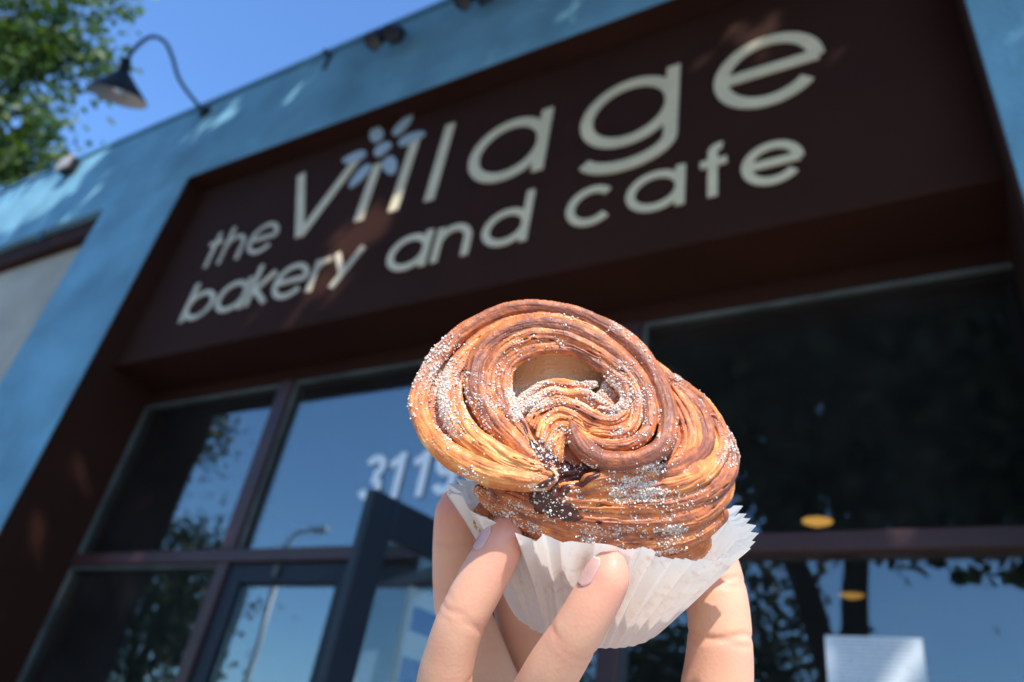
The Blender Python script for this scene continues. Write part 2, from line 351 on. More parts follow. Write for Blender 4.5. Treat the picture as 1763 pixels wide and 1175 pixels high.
# notice in the right window, poster on the door
def paper_mat(name, base, ink, blue=False):
    m = bpy.data.materials.new(name); m.use_nodes = True; nt = m.node_tree; N = nt.nodes; L = nt.links; b = N['Principled BSDF']
    tc = N.new('ShaderNodeTexCoord'); sp = N.new('ShaderNodeSeparateXYZ'); L.new(tc.outputs['Generated'], sp.inputs[0])
    w = N.new('ShaderNodeMath'); w.operation = 'MULTIPLY'; w.inputs[1].default_value = 30; L.new(sp.outputs['Z'], w.inputs[0])
    fr = N.new('ShaderNodeMath'); fr.operation = 'FRACT'; L.new(w.outputs[0], fr.inputs[0])
    gt = N.new('ShaderNodeMath'); gt.operation = 'LESS_THAN'; gt.inputs[1].default_value = .45; L.new(fr.outputs[0], gt.inputs[0])
    n = N.new('ShaderNodeTexNoise'); n.inputs['Scale'].default_value = 60; L.new(tc.outputs['Generated'], n.inputs['Vector'])
    g2 = N.new('ShaderNodeMath'); g2.operation = 'GREATER_THAN'; g2.inputs[1].default_value = .47; L.new(n.outputs['Fac'], g2.inputs[0])
    mu = N.new('ShaderNodeMath'); mu.operation = 'MULTIPLY'; L.new(gt.outputs[0], mu.inputs[0]); L.new(g2.outputs[0], mu.inputs[1])
    x1 = N.new('ShaderNodeMath'); x1.operation = 'COMPARE'; x1.inputs[1].default_value = .5; x1.inputs[2].default_value = .40; L.new(sp.outputs['X'], x1.inputs[0])
    m2 = N.new('ShaderNodeMath'); m2.operation = 'MULTIPLY'; L.new(mu.outputs[0], m2.inputs[0]); L.new(x1.outputs[0], m2.inputs[1])
    mx = N.new('ShaderNodeMixRGB'); mx.inputs[1].default_value = (*base, 1); mx.inputs[2].default_value = (*ink, 1); L.new(m2.outputs[0], mx.inputs[0])
    L.new(mx.outputs[0], b.inputs['Base Color']); b.inputs['Roughness'].default_value = .7; return m
M_PAPER = paper_mat('printed_paper', (.52, .58, .62), (.30, .34, .38))
tag(box('paper_notice', (-.388, YW - .0050, 1.62), (-.122, YW - .0035, 1.965), M_PAPER), 'white printed paper notice taped to the lower right window', 'notice')
PO = thing('door_poster', 'white poster with blue squares on the glass of the open door', 'poster', (HX, HY, 0)); PO.rotation_euler = dr.rotation_euler
M_PBLUE = mat('poster_blue', (.02, .10, .42), .6)
box('sheet', (.12, -.0065, 1.45), (.465, -.005, 1.955), mat('poster_white', (.78, .80, .82), .6), PO)
for z in (1.82, 1.66, 1.5): box('blue_square', (.30, -.0048, z), (.43, -.0043, z + .08), M_PBLUE, PO)

# ------------------------------------------------------------------ lamps and brackets on the parapet
GL = thing('gooseneck_lamp', 'black gooseneck barn lamp arching up from the blue parapet against the sky', 'lamp', (-4.637, 0, 5.686))
arm = catmull([(0, -.005, 0), (0, -.09, .0), (0, -.29, .045), (0, -.43, .165), (0, -.53, .215), (0, -.62, .15), (0, -.665, -.03), (0, -.668, -.21)], 60)
tube('arm', arm, .014, M_BLACK, GL)
lathe('wall_plate', [(.0, -.03), (.05, -.03), (.055, -.01), (.055, 0)], (0, 0, 0), M_BLACK, GL, axis=(0, 1, 0))
sx = Vector((0, -.664, -.21)); axs = (.245, -.37, .89)
lathe('shade', [(.018, .03), (.034, .02), (.036, -.07), (.055, -.085), (.090, -.13), (.145, -.19), (.192, -.245), (.198, -.258), (.196, -.259)], sx, M_BLACK, GL, axis=axs)
lathe('shade_lining', [(.195, -.2575), (.187, -.246), (.140, -.194), (.085, -.138), (.050, -.095), (.0, -.088)], sx, M_SHADEIN, GL, axis=axs)
lathe('bulb', [(.0, -.235), (.028, -.225), (.042, -.195), (.036, -.16), (.018, -.12), (.016, -.09)], sx, M_WHITE, GL, axis=axs)
M_LENS = mat('flood_lens', (.03, .03, .032), .3, .5)
def floodlight(loc, label, group='floodlights on the parapet'):
    t = thing('floodlight', label, 'floodlight', loc, group); t.scale = (1.05,) * 3
    box('wall_box', (-.045, -.05, -.05), (.045, 0, .05), M_BLACK, t, .006)
    for sgn in (-1, 1):
        tube('swivel', [(sgn * .02, -.045, -.02), (sgn * .05, -.09, -.05)], .012, M_BLACK, t)
        d = Vector((sgn * .15, -.25, -.95)).normalized()
        lathe('lamp_head', [(.0, -.02), (.035, -.015), (.045, .02), (.055, .10), (.058, .11)], Vector((sgn * .055, -.095, -.055)), M_BLACK, t, axis=d)
        lathe('lens', [(.0, .10), (.03, .101), (.054, .103)], Vector((sgn * .055, -.095, -.055)), M_LENS, t, axis=d)
floodlight((-2.72, 0, 5.60), 'black twin floodlight on the blue parapet above the sign')
floodlight((-2.04, 0, 5.64), 'black floodlight cut off by the top edge of the picture')
JB = thing('junction_box', 'grey box on the parapet corner at far left below the tree', 'box', (-6.36, 0, 5.66))
box('lid', (-.09, -.10, -.07), (.09, -.081, .09), mat('grey_box', (.30, .28, .27), .6, noise=(9, .2)), JB, .006)
box('housing', (-.08, -.08, -.06), (.08, .0, .08), M_BLACK, JB, .006)
HB = thing('hook_bracket', 'small dark metal hook bracket on the blue parapet between the lamps', 'bracket', (-3.377, 0, 5.70))
box('back_plate', (-.015, -.012, -.10), (.015, 0, .07), M_BLACK, HB, .003)
tube('hook', catmull([(0, -.012, .05), (0, -.05, .06), (0, -.06, .02), (0, -.04, .0)], 16), .009, M_BLACK, HB)

# ------------------------------------------------------------------ trees
HAND0 = np.array([-.09, -1.91, 1.39])
def leaves(name, blobs, n, size, m, parent, off, gaps=()):
    """leaf-sized bent diamonds spread through ellipsoids, clumped; gaps = list of (point, dir, radius) left open"""
    tot = sum(b[6] for b in blobs); V = []; F = []
    cl = []
    for b in blobs:
        k = max(3, int(n * b[6] / tot / 45)); u = RNG.normal(size=(k, 3)); u /= np.linalg.norm(u, axis=1)[:, None]
        r = RNG.uniform(.15, 1, k) ** (1 / 2.2); cl.append(np.array(b[:3]) + u * r[:, None] * np.array(b[3:6]))
    cl = np.vstack(cl); per = int(n / len(cl)) + 1
    P = (cl[:, None, :] + RNG.normal(size=(len(cl), per, 3)) * .27 * RNG.uniform(.6, 1.5, (len(cl), 1, 1))).reshape(-1, 3)
    for g, d, r in gaps:
        q = P - g; t = q @ d; dist = np.linalg.norm(q - t[:, None] * d, axis=1); P = P[(dist > r) | (t < 0)]
    for p in P:
        a = RNG.normal(size=3); a[2] -= .5; a /= np.linalg.norm(a); b = np.cross(a, RNG.normal(size=3)); b /= np.linalg.norm(b); c = np.cross(a, b)
        s = size * RNG.uniform(.7, 1.3); k = len(V); p = p - off
        V += [p, p + a * s * .5 + b * s * .36, p + a * s + c * s * .12, p + a * s * .5 - b * s * .36]
        F += [(k, k + 1, k + 2), (k, k + 2, k + 3)]
    return mesh_obj(name, V, F, m, parent)
def tree(name, label, base, trunk_pts, limbs, blobs, n, size, m, gaps=(), group=None):
    t = thing(name, label, 'tree', base, group); off = np.array(base)
    P = catmull([np.array(p[:3]) - off for p in trunk_pts], 30); r = catmull([(p[3],) * 3 for p in trunk_pts], 30)[:, 0]
    tube('trunk', P, r, M_BARK, t)
    for lb in limbs:
        P = catmull([np.array(p[:3]) - off for p in lb], 20); r = catmull([(p[3],) * 3 for p in lb], 20)[:, 0]
        tube('limb', P, r, M_BARK, t)
    leaves('crown', blobs, n, size, m, t, off, gaps); return t
# tree beyond the building, top left of the picture
def at_x(px, py, X):
    d = np.array([px - CX, py - CY, FPX]) @ M3.T; return CAM + d * (X / d[0])
BLOBS_L = [(*at_x(px, py, X), rx * .9, rx, rz, k) for px, py, X, rx, rz, k in [
    (5, 40, -14.6, .85, .8, 2.6), (75, 25, -14.4, .8, .65, 2.2), (140, 8, -14.2, .6, .35, .9), (190, -8, -14.1, .35, .2, .3), (60, 95, -14.6, .7, .55, 1.6), (125, 105, -14.3, .5, .35, .9), (165, 112, -14.2, .3, .22, .35),
    (0, 130, -14.8, .8, .8, 2), (15, 215, -14.8, .7, .8, 2), (75, 185, -14.5, .35, .35, .45), (45, 275, -14.7, .75, .6, 1.8), (95, 300, -14.4, .45, .3, .7), (0, 330, -14.9, .9, .8, 2), (-150, 150, -15.4, 1.2, 3.0, 3), (-40, -60, -14.8, 1.3, 1.0, 2)]]
tree('broadleaf_tree', 'leafy green tree rising behind the parapet at the left against the sky', (-15.2, 1.1, -.15),
     [(-15.2, 1.1, -.15, .3), (-15.1, 1.1, 4, .24), (-15.1, 1.0, 9, .14), (-15.0, .6, 12.5, .04)],
     [[(-15.1, 1.1, 7, .09), (-14.9, 1.6, 9.3, .05), (-14.6, 2.0, 10.6, .015)], [(-15.0, .9, 10, .07), (-14.7, 1.1, 12, .04), (-14.3, 1.5, 13.2, .012)], [(-15.1, 1.0, 9.4, .06), (-14.8, 1.2, 11.2, .03), (-14.5, 1.6, 12, .01)]],
     BLOBS_L,
     6000, .19, M_LEAF)
# street tree behind the camera: mirrored in the right windows, shades the shopfront; leaf clumps and gaps shaped to aim shade and sun patches
tree('street_tree', 'forked street tree mirrored dark in the right window panes', (-1.05, -5.3, 0),
     [(-1.05, -5.3, 0, .20), (-1.08, -5.3, 1.5, .17), (-1.1, -5.3, 2.6, .16)],
     [[(-1.12, -5.3, 2.3, .14), (-1.25, -5.2, 3.2, .13), (-1.5, -5.1, 4.2, .12), (-2.3, -4.8, 6.3, .07), (-3.2, -4.3, 8.4, .03)],
      [(-1.05, -5.3, 2.4, .13), (-.98, -5.3, 3.4, .13), (-.88, -5.2, 4.3, .12), (-.3, -4.8, 6.5, .07), (.8, -4.2, 8.6, .03)],
      [(-.7, -5.1, 5, .07), (.2, -4.9, 6.0, .05), (1.1, -4.7, 7.2, .02)]],
     [(-.9, -5.0, 6.0, 2.5, 1.5, 1.5, 11), (.3, -4.9, 5.3, 1.5, 1.1, 1.0, 4), (-2.8, -3.3, 7.0, 1.3, .9, 1.3, 5), (2.0, -3.1, 7.3, 1.3, .8, 1.3, 5), (-1.0, -4.4, 8.4, 4.2, 2.4, 2.0, 9), (1.8, -4.0, 9.0, 2.6, 2.2, 2.0, 5), (-3.0, -3.6, 9.2, 2.6, 2.2, 1.8, 5), (0, -3.0, 9.8, 4.0, 1.8, 1.6, 6)],
     42000, .19, M_LEAFD, gaps=[(HAND0, SUN, .55)] + [(np.array([x, y, z]), SUN, r + .09) for x, y, z, r in [(-2.72, .13, 4.0, .07), (-2.62, .13, 3.82, .08), (-2.80, .13, 3.66, .05), (-3.30, .13, 3.52, .06), (-.40, .13, 4.60, .05), (-.62, .13, 4.63, .04), (-1.33, .13, 4.24, .04), (-2.42, .13, 4.1, .05), (-4.30, 0, 5.55, .07), (-4.62, 0, 5.50, .05), (-3.62, 0, 5.45, .04), (-5.75, 0, 5.2, .05), (-1.3, 0, 5.2, .05), (-6.3, 0, 5.55, .2), (-6.9, 0, 5.4, .2), (-7.5, 0, 5.3, .25), (-4.9, 0, 2.6, .05), (.8, 0, 4.7, .1), (1.0, 0, 4.3, .1), (.55, 0, 4.2, .05)]])
tree('kerb_tree', 'bushy street tree mirrored in the lower left window', (-13.2, -6.6, 0),
     [(-13.2, -6.6, 0, .16), (-13.1, -6.6, 2.5, .11), (-13.1, -6.5, 4.6, .04)], [[(-13.15, -6.6, 2, .07), (-12.4, -6.4, 3.6, .02)], [(-13.1, -6.5, 2.6, .07), (-13.9, -6.6, 4.2, .02)]],
     [(-13.2, -6.6, 3.9, 1.3, 1.2, 1.7, 3), (-12.6, -5.2, 6.9, .8, .5, .5, .7)], 8000, .13, M_LEAFD)
tree('kerb_tree', 'dense street tree mirrored in the lower window between the paper case and the fingers', (-3.5, -8.6, 0),
     [(-3.5, -8.6, 0, .14), (-3.5, -8.6, 1.8, .11), (-3.45, -8.5, 3.6, .05)], [[(-3.5, -8.6, 1.6, .06), (-4.3, -8.4, 3.2, .02)], [(-3.5, -8.6, 1.9, .06), (-2.8, -8.5, 3.6, .02)]],
     [(-3.5, -8.6, 3.3, 1.6, 1.0, 1.5, 3), (-2.7, -8.5, 4.2, .8, .7, .9, 1), (-4.6, -8.4, 3.0, 1.0, .8, 1.2, 1.2)], 6000, .15, M_LEAFD)
LP = thing('lamp_post', 'pale slender lamp post mirrored in the navy sidelight', 'lamp post', (-13.0, -9.0, -.15))
tube('pole', [(0, 0, 0), (0, 0, 3), (0, 0, 6.2)], [.09, .075, .06], M_STEEL, LP)
tube('lamp_arm', catmull([(0, 0, 6.1), (.3, .1, 6.4), (.8, .2, 6.45)], 16), .035, M_STEEL, LP)
box('lamp_head', (.75, .1, 6.4), (1.25, .3, 6.5), M_STEEL, LP, .02)

# ================================================================== the hand, the paper case and the bun
D0 = 0.22; K = D0 / FPX                    # one pixel at the bun = K metres
def pc(x, y, z):
    """picture position of a point of the bun or hand and its distance in front of the bun's plane -> world"""
    x, y, z = np.broadcast_arrays(np.array(x, float), np.array(y, float), np.array(z, float))
    d = D0 - z * K
    return CAM + np.stack([(x - CX) / FPX * d, (y - CY) / FPX * d, d], -1) @ M3.T
def cv(v): return np.array(v, float) @ M3.T      # camera vector -> world vector
HB0 = pc(1010, 1060, -130)                       # base point of bun and case

# ---- value noise for shaping
def vnoise(P, seed=0):
    P = np.asarray(P, float); i = np.floor(P).astype(np.int64); f = P - i; f = f * f * (3 - 2 * f); out = 0
    for dx in (0, 1):
        for dy in (0, 1):
            for dz in (0, 1):
                h = (i[..., 0] + dx) * 374761393 + (i[..., 1] + dy) * 668265263 + (i[..., 2] + dz) * 2147483647 + seed * 974711
                h = (h ^ (h >> 13)) * 1274126177; h = (h ^ (h >> 16)) & 0xffff
                out = out + h / 65535. * (f[..., 0] if dx else 1 - f[..., 0]) * (f[..., 1] if dy else 1 - f[..., 1]) * (f[..., 2] if dz else 1 - f[..., 2])
    return out
def n2(x, y, s, seed=0): return vnoise(np.stack([x / s, y / s, np.full_like(x, seed * 7.3)], -1), seed)

# ---- bun: strands of laminated dough traced as curves (units: 1/2.712 px), each with width and height
def ZP(x, y): return 680 + .36869 * x, 500 + .36869 * y
def tiltz(x, y): return .62 * (np.minimum(y, 900) - 560) - .25 * np.maximum(y - 900, 0) + 95 * np.clip((y - 380) / 330, 0, 1)
def bandz(x, y):
    px = 680 + .36869 * x; q = np.clip(1 - ((px - 1000) / 292) ** 2, .12, 1); return (-150 + 245 * np.sqrt(q)) / .36869 - 1.1 * np.maximum(850 - y, 0)
S = []
def strand(pts, w, z0, zfun, brown, lam=1., prof=1., kind=0):
    S.append((catmull([p for p in pts], 14 * len(pts)), catmull([(a, a) for a in np.interp(np.linspace(0, 1, 14 * len(pts)), np.linspace(0, 1, len(w)), w)], 14 * len(pts))[:, 0],
              np.interp(np.linspace(0, 1, 14 * len(pts)), np.linspace(0, 1, len(z0)), z0), zfun, brown, lam, prof, kind))
# upper coil
strand([(700, 895), (560, 885), (420, 850), (290, 790), (185, 705), (122, 600), (108, 500), (140, 400), (220, 285), (330, 185), (450, 120), (570, 85), (690, 82), (820, 107), (950, 160), (1070, 237), (1170, 330), (1235, 440), (1272, 560), (1272, 660), (1235, 740), (1140, 795), (1040, 805), (950, 790), (880, 740), (835, 670), (808, 605)],
       [45, 62, 60, 48, 44, 42, 38, 38, 40, 44, 44, 46, 50, 54, 50, 10], [35, 55, 45, 10, 0, 0, 0, 5, 10, 25, 35, 45, 50, 45, 40, 25], tiltz, [.15, .0, .1, .4, .6, .8, .9, .9, 1, 1, 1, 1, 1, 1], .35, 1.)
strand([(715, 868), (600, 838), (470, 780), (350, 690), (280, 590), (258, 480), (290, 365), (370, 265), (470, 195), (590, 152), (700, 140), (830, 160), (960, 215), (1070, 300), (1150, 400), (1200, 510), (1215, 610)],
       [50, 70, 64, 56, 46, 38, 32, 28, 26, 22], [45, 60, 40, 15, 5, 0, 0, 0, 5, 15], tiltz, [-.1, -.15, .1, .4, .5, .55, .55, .6], 1., .9)
strand([(700, 845), (600, 760), (480, 640), (402, 530), (374, 430), (392, 320), (457, 240), (562, 185), (690, 165), (820, 187), (940, 238), (1050, 312), (1130, 402), (1180, 500), (1195, 590), (1170, 670), (1090, 722), (990, 730), (900, 700)],
       [52, 58, 56, 50, 46, 42, 40, 36, 34, 30], [30, 40, 40, 40, 36, 34, 30, 30, 30, 25], tiltz, [.25, .5, .8, .95, .95, .9, .8, .6, .5], .6, 1.)
strand([(685, 800), (580, 675), (492, 560), (447, 450), (467, 342), (545, 262), (680, 215), (810, 235), (930, 290), (1040, 370), (1110, 460), (1132, 550), (1105, 632), (1030, 672), (930, 665)],
       [42, 44, 42, 42, 40, 38, 36, 34, 30], [22, 32, 32, 30, 26, 24, 22, 20, 15], tiltz, [.35, .5, .5, .5, .45, .4, .4], 1.3, .8)
strand([(655, 765), (592, 655), (538, 545), (517, 435), (545, 338), (640, 285), (750, 268), (860, 290), (950, 350), (1030, 410), (1078, 470), (1078, 530), (1030, 570), (960, 562)],
       [30, 36, 34, 32, 26, 30, 34, 36, 34, 22], [10, 20, 18, 8, 4, 6, 12, 18, 22, 12], tiltz, [.35, .5, .55, .6, .7, .8, .9, .9], 1.1, .8)
# inner curl
strand([(560, 545), (610, 500), (690, 455), (780, 442), (860, 455), (930, 440)], [16, 26, 30, 30, 26, 16], [-95, -70, -48, -40, -40, -40], tiltz, [.3, .35, .4, .5], 1.3, .9)
strand([(572, 580), (640, 530), (725, 490), (810, 498), (880, 500), (950, 530), (1010, 560)], [20, 30, 36, 38, 34, 30], [-40, -22, -8, 0, 5, 5], tiltz, [.2, .3, .3, .5], 1.2, .9)
strand([(625, 640), (680, 570), (760, 535), (850, 560), (930, 600), (1010, 622), (1085, 585), (1105, 515)], [34, 42, 42, 40, 36, 30], [-40, -8, 0, 2, 5, 8], tiltz, [.3, .4, .4, .4], 1.3, .9)
strand([(690, 720), (705, 640), (765, 590), (830, 612), (900, 650), (990, 672), (1070, 655)], [44, 46, 44, 40, 34], [-30, -2, 2, 4, 4], tiltz, [.2, .3, .4, .4], 1.2, .9)
strand([(745, 790), (750, 715), (790, 660), (850, 690), (920, 725), (1000, 735), (1100, 725), (1170, 680)], [46, 50, 46, 42, 34], [-22, 4, 6, 4, 2], tiltz, [.1, .2, .35, .3], .9, .9)
# lower bands
strand([(1250, 830), (1320, 790), (1360, 720), (1360, 640), (1330, 560), (1290, 490)], [22, 30, 30, 26, 20], [-10, -15, -20, -20, -20], bandz, [.4, .5, .5, .4], 1.2, 1.)
strand([(1330, 830), (1385, 760), (1405, 680), (1385, 590), (1330, 500), (1270, 430)], [26, 32, 32, 28, 20], [8, 0, -5, -5, -5], bandz, [.2, .3, .4, .4], 1.2, 1.)
strand([(905, 895), (1050, 868), (1200, 855), (1330, 825), (1420, 760), (1450, 680), (1425, 590), (1360, 500), (1280, 420), (1180, 340)], [40, 44, 46, 46, 42, 40], [30, 30, 22, 10, 0, 0, -20], bandz, [.3, .7, .9, .8, .6], .6, 1.)
strand([(800, 940), (1000, 930), (1150, 925), (1300, 905), (1430, 850), (1500, 770), (1508, 680), (1470, 590), (1400, 510), (1300, 430)], [48, 52, 56, 56, 50, 46], [10, 22, 22, 8, 0, 0, 0], bandz, [.2, .3, .3, .4, .7], 1.0, 1.)
strand([(690, 960), (800, 985), (950, 1000), (1120, 1008), (1300, 992), (1450, 940), (1540, 865), (1560, 790), (1535, 700), (1480, 610)], [48, 54, 54, 54, 52, 46], [5, 15, 20, 10, 0, 0, 0], bandz, [.25, .3, .5, .7, .8], 1.2, 1.)
strand([(480, 935), (640, 990), (800, 1050), (1000, 1080), (1200, 1082), (1400, 1042), (1510, 975), (1545, 910), (1540, 870)], [40, 54, 56, 58, 52, 34], [-10, 5, 12, 5, -10, -40], bandz, [.55, .6, .5, .6, .85], 1.2, 1.)
strand([(390, 935), (470, 985), (600, 1050), (800, 1120), (1000, 1160), (1200, 1165), (1380, 1130), (1500, 1050)], [30, 66, 80, 80, 76, 60], [-60, -30, -10, -10, -20, -40], bandz, [.4, .45, .45, .5, .5], 1., 1.)
strand([(450, 1060), (700, 1180), (1000, 1250), (1250, 1240), (1400, 1180)], [90, 110, 120, 110, 80], [-110, -90, -80, -80, -90], bandz, [.4, .4, .4], .8, 1.)

STEP = 3.2
gx, gy = np.meshgrid(np.arange(30, 1640, STEP), np.arange(20, 1330, STEP))
# gentle warp so that no curve is perfectly smooth
wx = gx + 9 * (n2(gx, gy, 90, 1) - .5) + 4 * (n2(gx, gy, 28, 2) - .5); wy = gy + 9 * (n2(gx, gy, 90, 3) - .5) + 4 * (n2(gx, gy, 28, 4) - .5)
ZB = np.full(gx.shape, -1e9); BR = np.zeros(gx.shape); GR = np.zeros(gx.shape); DN = np.ones(gx.shape)
for si, (P, W, Z0, zf, brown, lam, prof, kind) in enumerate(S):
    wm = W.max(); x0, y0 = P.min(0) - wm; x1, y1 = P.max(0) + wm
    sel = np.where((wx > x0) & (wx < x1) & (wy > y0) & (wy < y1)); X = wx[sel]; Y = wy[sel]
    bd = np.full(X.shape, 1e9); bt = np.zeros(X.shape); bs = np.zeros(X.shape)
    for k in range(len(P) - 1):
        a = P[k]; e = P[k + 1] - a; L2 = e @ e + 1e-9
        t = np.clip(((X - a[0]) * e[0] + (Y - a[1]) * e[1]) / L2, 0, 1)
        dx = X - a[0] - t * e[0]; dy = Y - a[1] - t * e[1]; d = np.hypot(dx, dy); m = d < bd
        bd[m] = d[m]; bt[m] = (k + t)[m]; bs[m] = np.sign(e[0] * dy - e[1] * dx)[m]
    idx = np.arange(len(P)); w = np.interp(bt, idx, W); z0 = np.interp(bt, idx, Z0); q = bd / w; ins = q < 1
    seglen = np.concatenate([[0], np.cumsum(np.linalg.norm(np.diff(P, axis=0), axis=1))]); sl = np.interp(bt, idx, seglen)
    cx = np.interp(bt, idx, P[:, 0]); cy = np.interp(bt, idx, P[:, 1])
    sd = bd * bs
    # laminations: thin leaves of dough running along the strand
    def an(a, b_, sdd): return vnoise(np.stack([sl / a, sd / b_ + .6 * n2(sl, sd, 60, sdd), np.full_like(sl, sdd * 3.1)], -1), sdd)
    l1 = an(150, 11., 11 + si); l2 = an(90, 5.5, 31 + si); l3 = an(60, 24., 131 + si)
    tri = np.clip(.5 + 1.6 * (.45 * l1 + .38 * l2 + .17 * l3 - .5), 0, 1)
    tri = .5 * tri + .5 * np.clip((np.floor(tri * 6) + np.clip((tri * 6) % 1 * 4, 0, 1)) / 6, 0, 1)      # torn sheet edges
    pocket = np.clip((an(45, 10., 231 + si) - .80) * 9, 0, 1) * np.clip(lam - .5, 0, 1)                   # small air pockets
    tri = np.where(tri < .5, .5 - .5 * (1 - 2 * tri) ** .7, tri)
    lamamp = lam * (.35 + 1.3 * n2(sl, sd * 2, 80, 51 + si))
    z = zf(cx, cy) + z0 - prof * w * (.55 * (1 - np.sqrt(np.clip(1 - q * q, 0, 1))) + .25 * q ** 3)
    z = z + 15 * lamamp * (tri - .5) + 7 * (n2(sl, sd, 55, 71 + si) - .5) + 2.4 * (n2(X, Y, 7, 5) - .5) - 26 * pocket
    z = np.where(ins, z, -1e9)
    br = np.interp(bt / (len(P) - 1), np.linspace(0, 1, len(brown)), brown) * (1.0 - .4 * q ** 1.5) * .74 + .50 * (tri - .5) * (.4 + lamamp) + .45 * (n2(sl, sd * 2, 45, 91 + si) - .5) + .32 + .3 * pocket
    cur = ZB[sel]; mm = z > cur
    c = cur.copy(); c[mm] = z[mm]; ZB[sel] = c
    for arr, val in ((BR, br), (GR, 1 - tri), (DN, q)):
        c = arr[sel]; c[mm] = np.broadcast_to(val, c.shape)[mm]; arr[sel] = c
# floor of the bun between strands (cavity, crevices)
inside = ZB > -1e8
# cavity wall: pale inner leaf under the rim, sinking towards lower left
cavx, cavy = 740, 400
inC = (np.hypot((gx - cavx) / 235, (gy - cavy) / 150) < 1)
cavz = tiltz(gx, gy) - 20 - 115 * np.clip((gy - 285) / 30, 0, 1) - 80 * np.clip((gy - 300) / 190, 0, 1) - 20 * np.clip((740 - gx) / 200, 0, 1)
cavz = cavz + 10 * (n2(gx, gy, 60, 8) - .5) + 5 * (n2(gx * .25, gy, 9, 18) - .5) + 3 * (n2(gx, gy, 8, 19) - .5) - 45 * np.clip((700 - gx) / 170, 0, 1)
body = tiltz(gx, gy) - 75
hull = np.hypot((gx - 700) / 560, (gy - 470) / 400) < 1
floor = np.where(inC, cavz, np.where(hull, body, -1e9))
hull2 = np.hypot((gx - 1080) / 480, (gy - 840) / 400) < 1
floor = np.maximum(floor, np.where(hull2, bandz(gx, gy) - 60, -1e9)) if False else np.where((floor < -1e8) & hull2, bandz(gx, gy) - 70, floor)
isfl = floor > ZB; CAV = (isfl & inC).astype(float)
ZB = np.maximum(ZB, floor)
# pull the edge of the cavity into the strands softly
BR = np.where(isfl & ~inC, .75, BR)
inside = ZB > -1e8
# chocolate filling
CH = [(np.array(catmull([(600, 615), (640, 680), (700, 765), (770, 838), (860, 868), (940, 852)], 60)), [18, 25, 34, 46, 50, 26], [-15, -8, 12, 20, 22, 12], tiltz),
      (np.array(catmull([(800, 880), (740, 930), (690, 965), (700, 1000), (790, 1030), (850, 1055)], 60)), [54, 64, 60, 52, 46, 24], [8, 12, 14, 16, 18, 18], lambda x, y: bandz(x, y) * .0 + np.where(True, 0, 0))]
ZC = np.full(gx.shape, -1e9)
ZSM = np.where(inside, ZB, np.nan)
for _ in range(14):      # the filling has flowed: a softened copy of the folds below it
    st = np.stack([np.roll(ZSM, (a, b_), (0, 1)) for a in (-1, 0, 1) for b_ in (-1, 0, 1)]); ZSM = np.nan_to_num(np.nanmean(st, axis=0), nan=-1e9); ZSM = np.where(inside, ZSM, np.nan)
ZSM = np.nan_to_num(ZSM, nan=-1e9)
for ci, (P, W, Z0, zf) in enumerate(CH):
    bd = np.full(gx.shape, 1e9); bt = np.zeros(gx.shape)
    for k in range(len(P)):
        d = np.hypot(wx - P[k, 0] + 22 * (n2(gx, gy, 35, 40) - .5), wy - P[k, 1] + 22 * (n2(gx, gy, 35, 41) - .5)); m = d < bd; bd[m] = d[m]; bt[m] = k
    w = np.interp(bt, np.linspace(0, len(P), len(W)), W); q = bd / w
    zz = ZSM + 14 * np.sqrt(np.clip(1 - q * q, 0, 1)) - 1.5 + (4 * (n2(gx, gy, 18, 43) - .5))
    ZC = np.where(q < 1, np.maximum(ZC, zz), ZC)
choc = (ZC > ZB) & inside

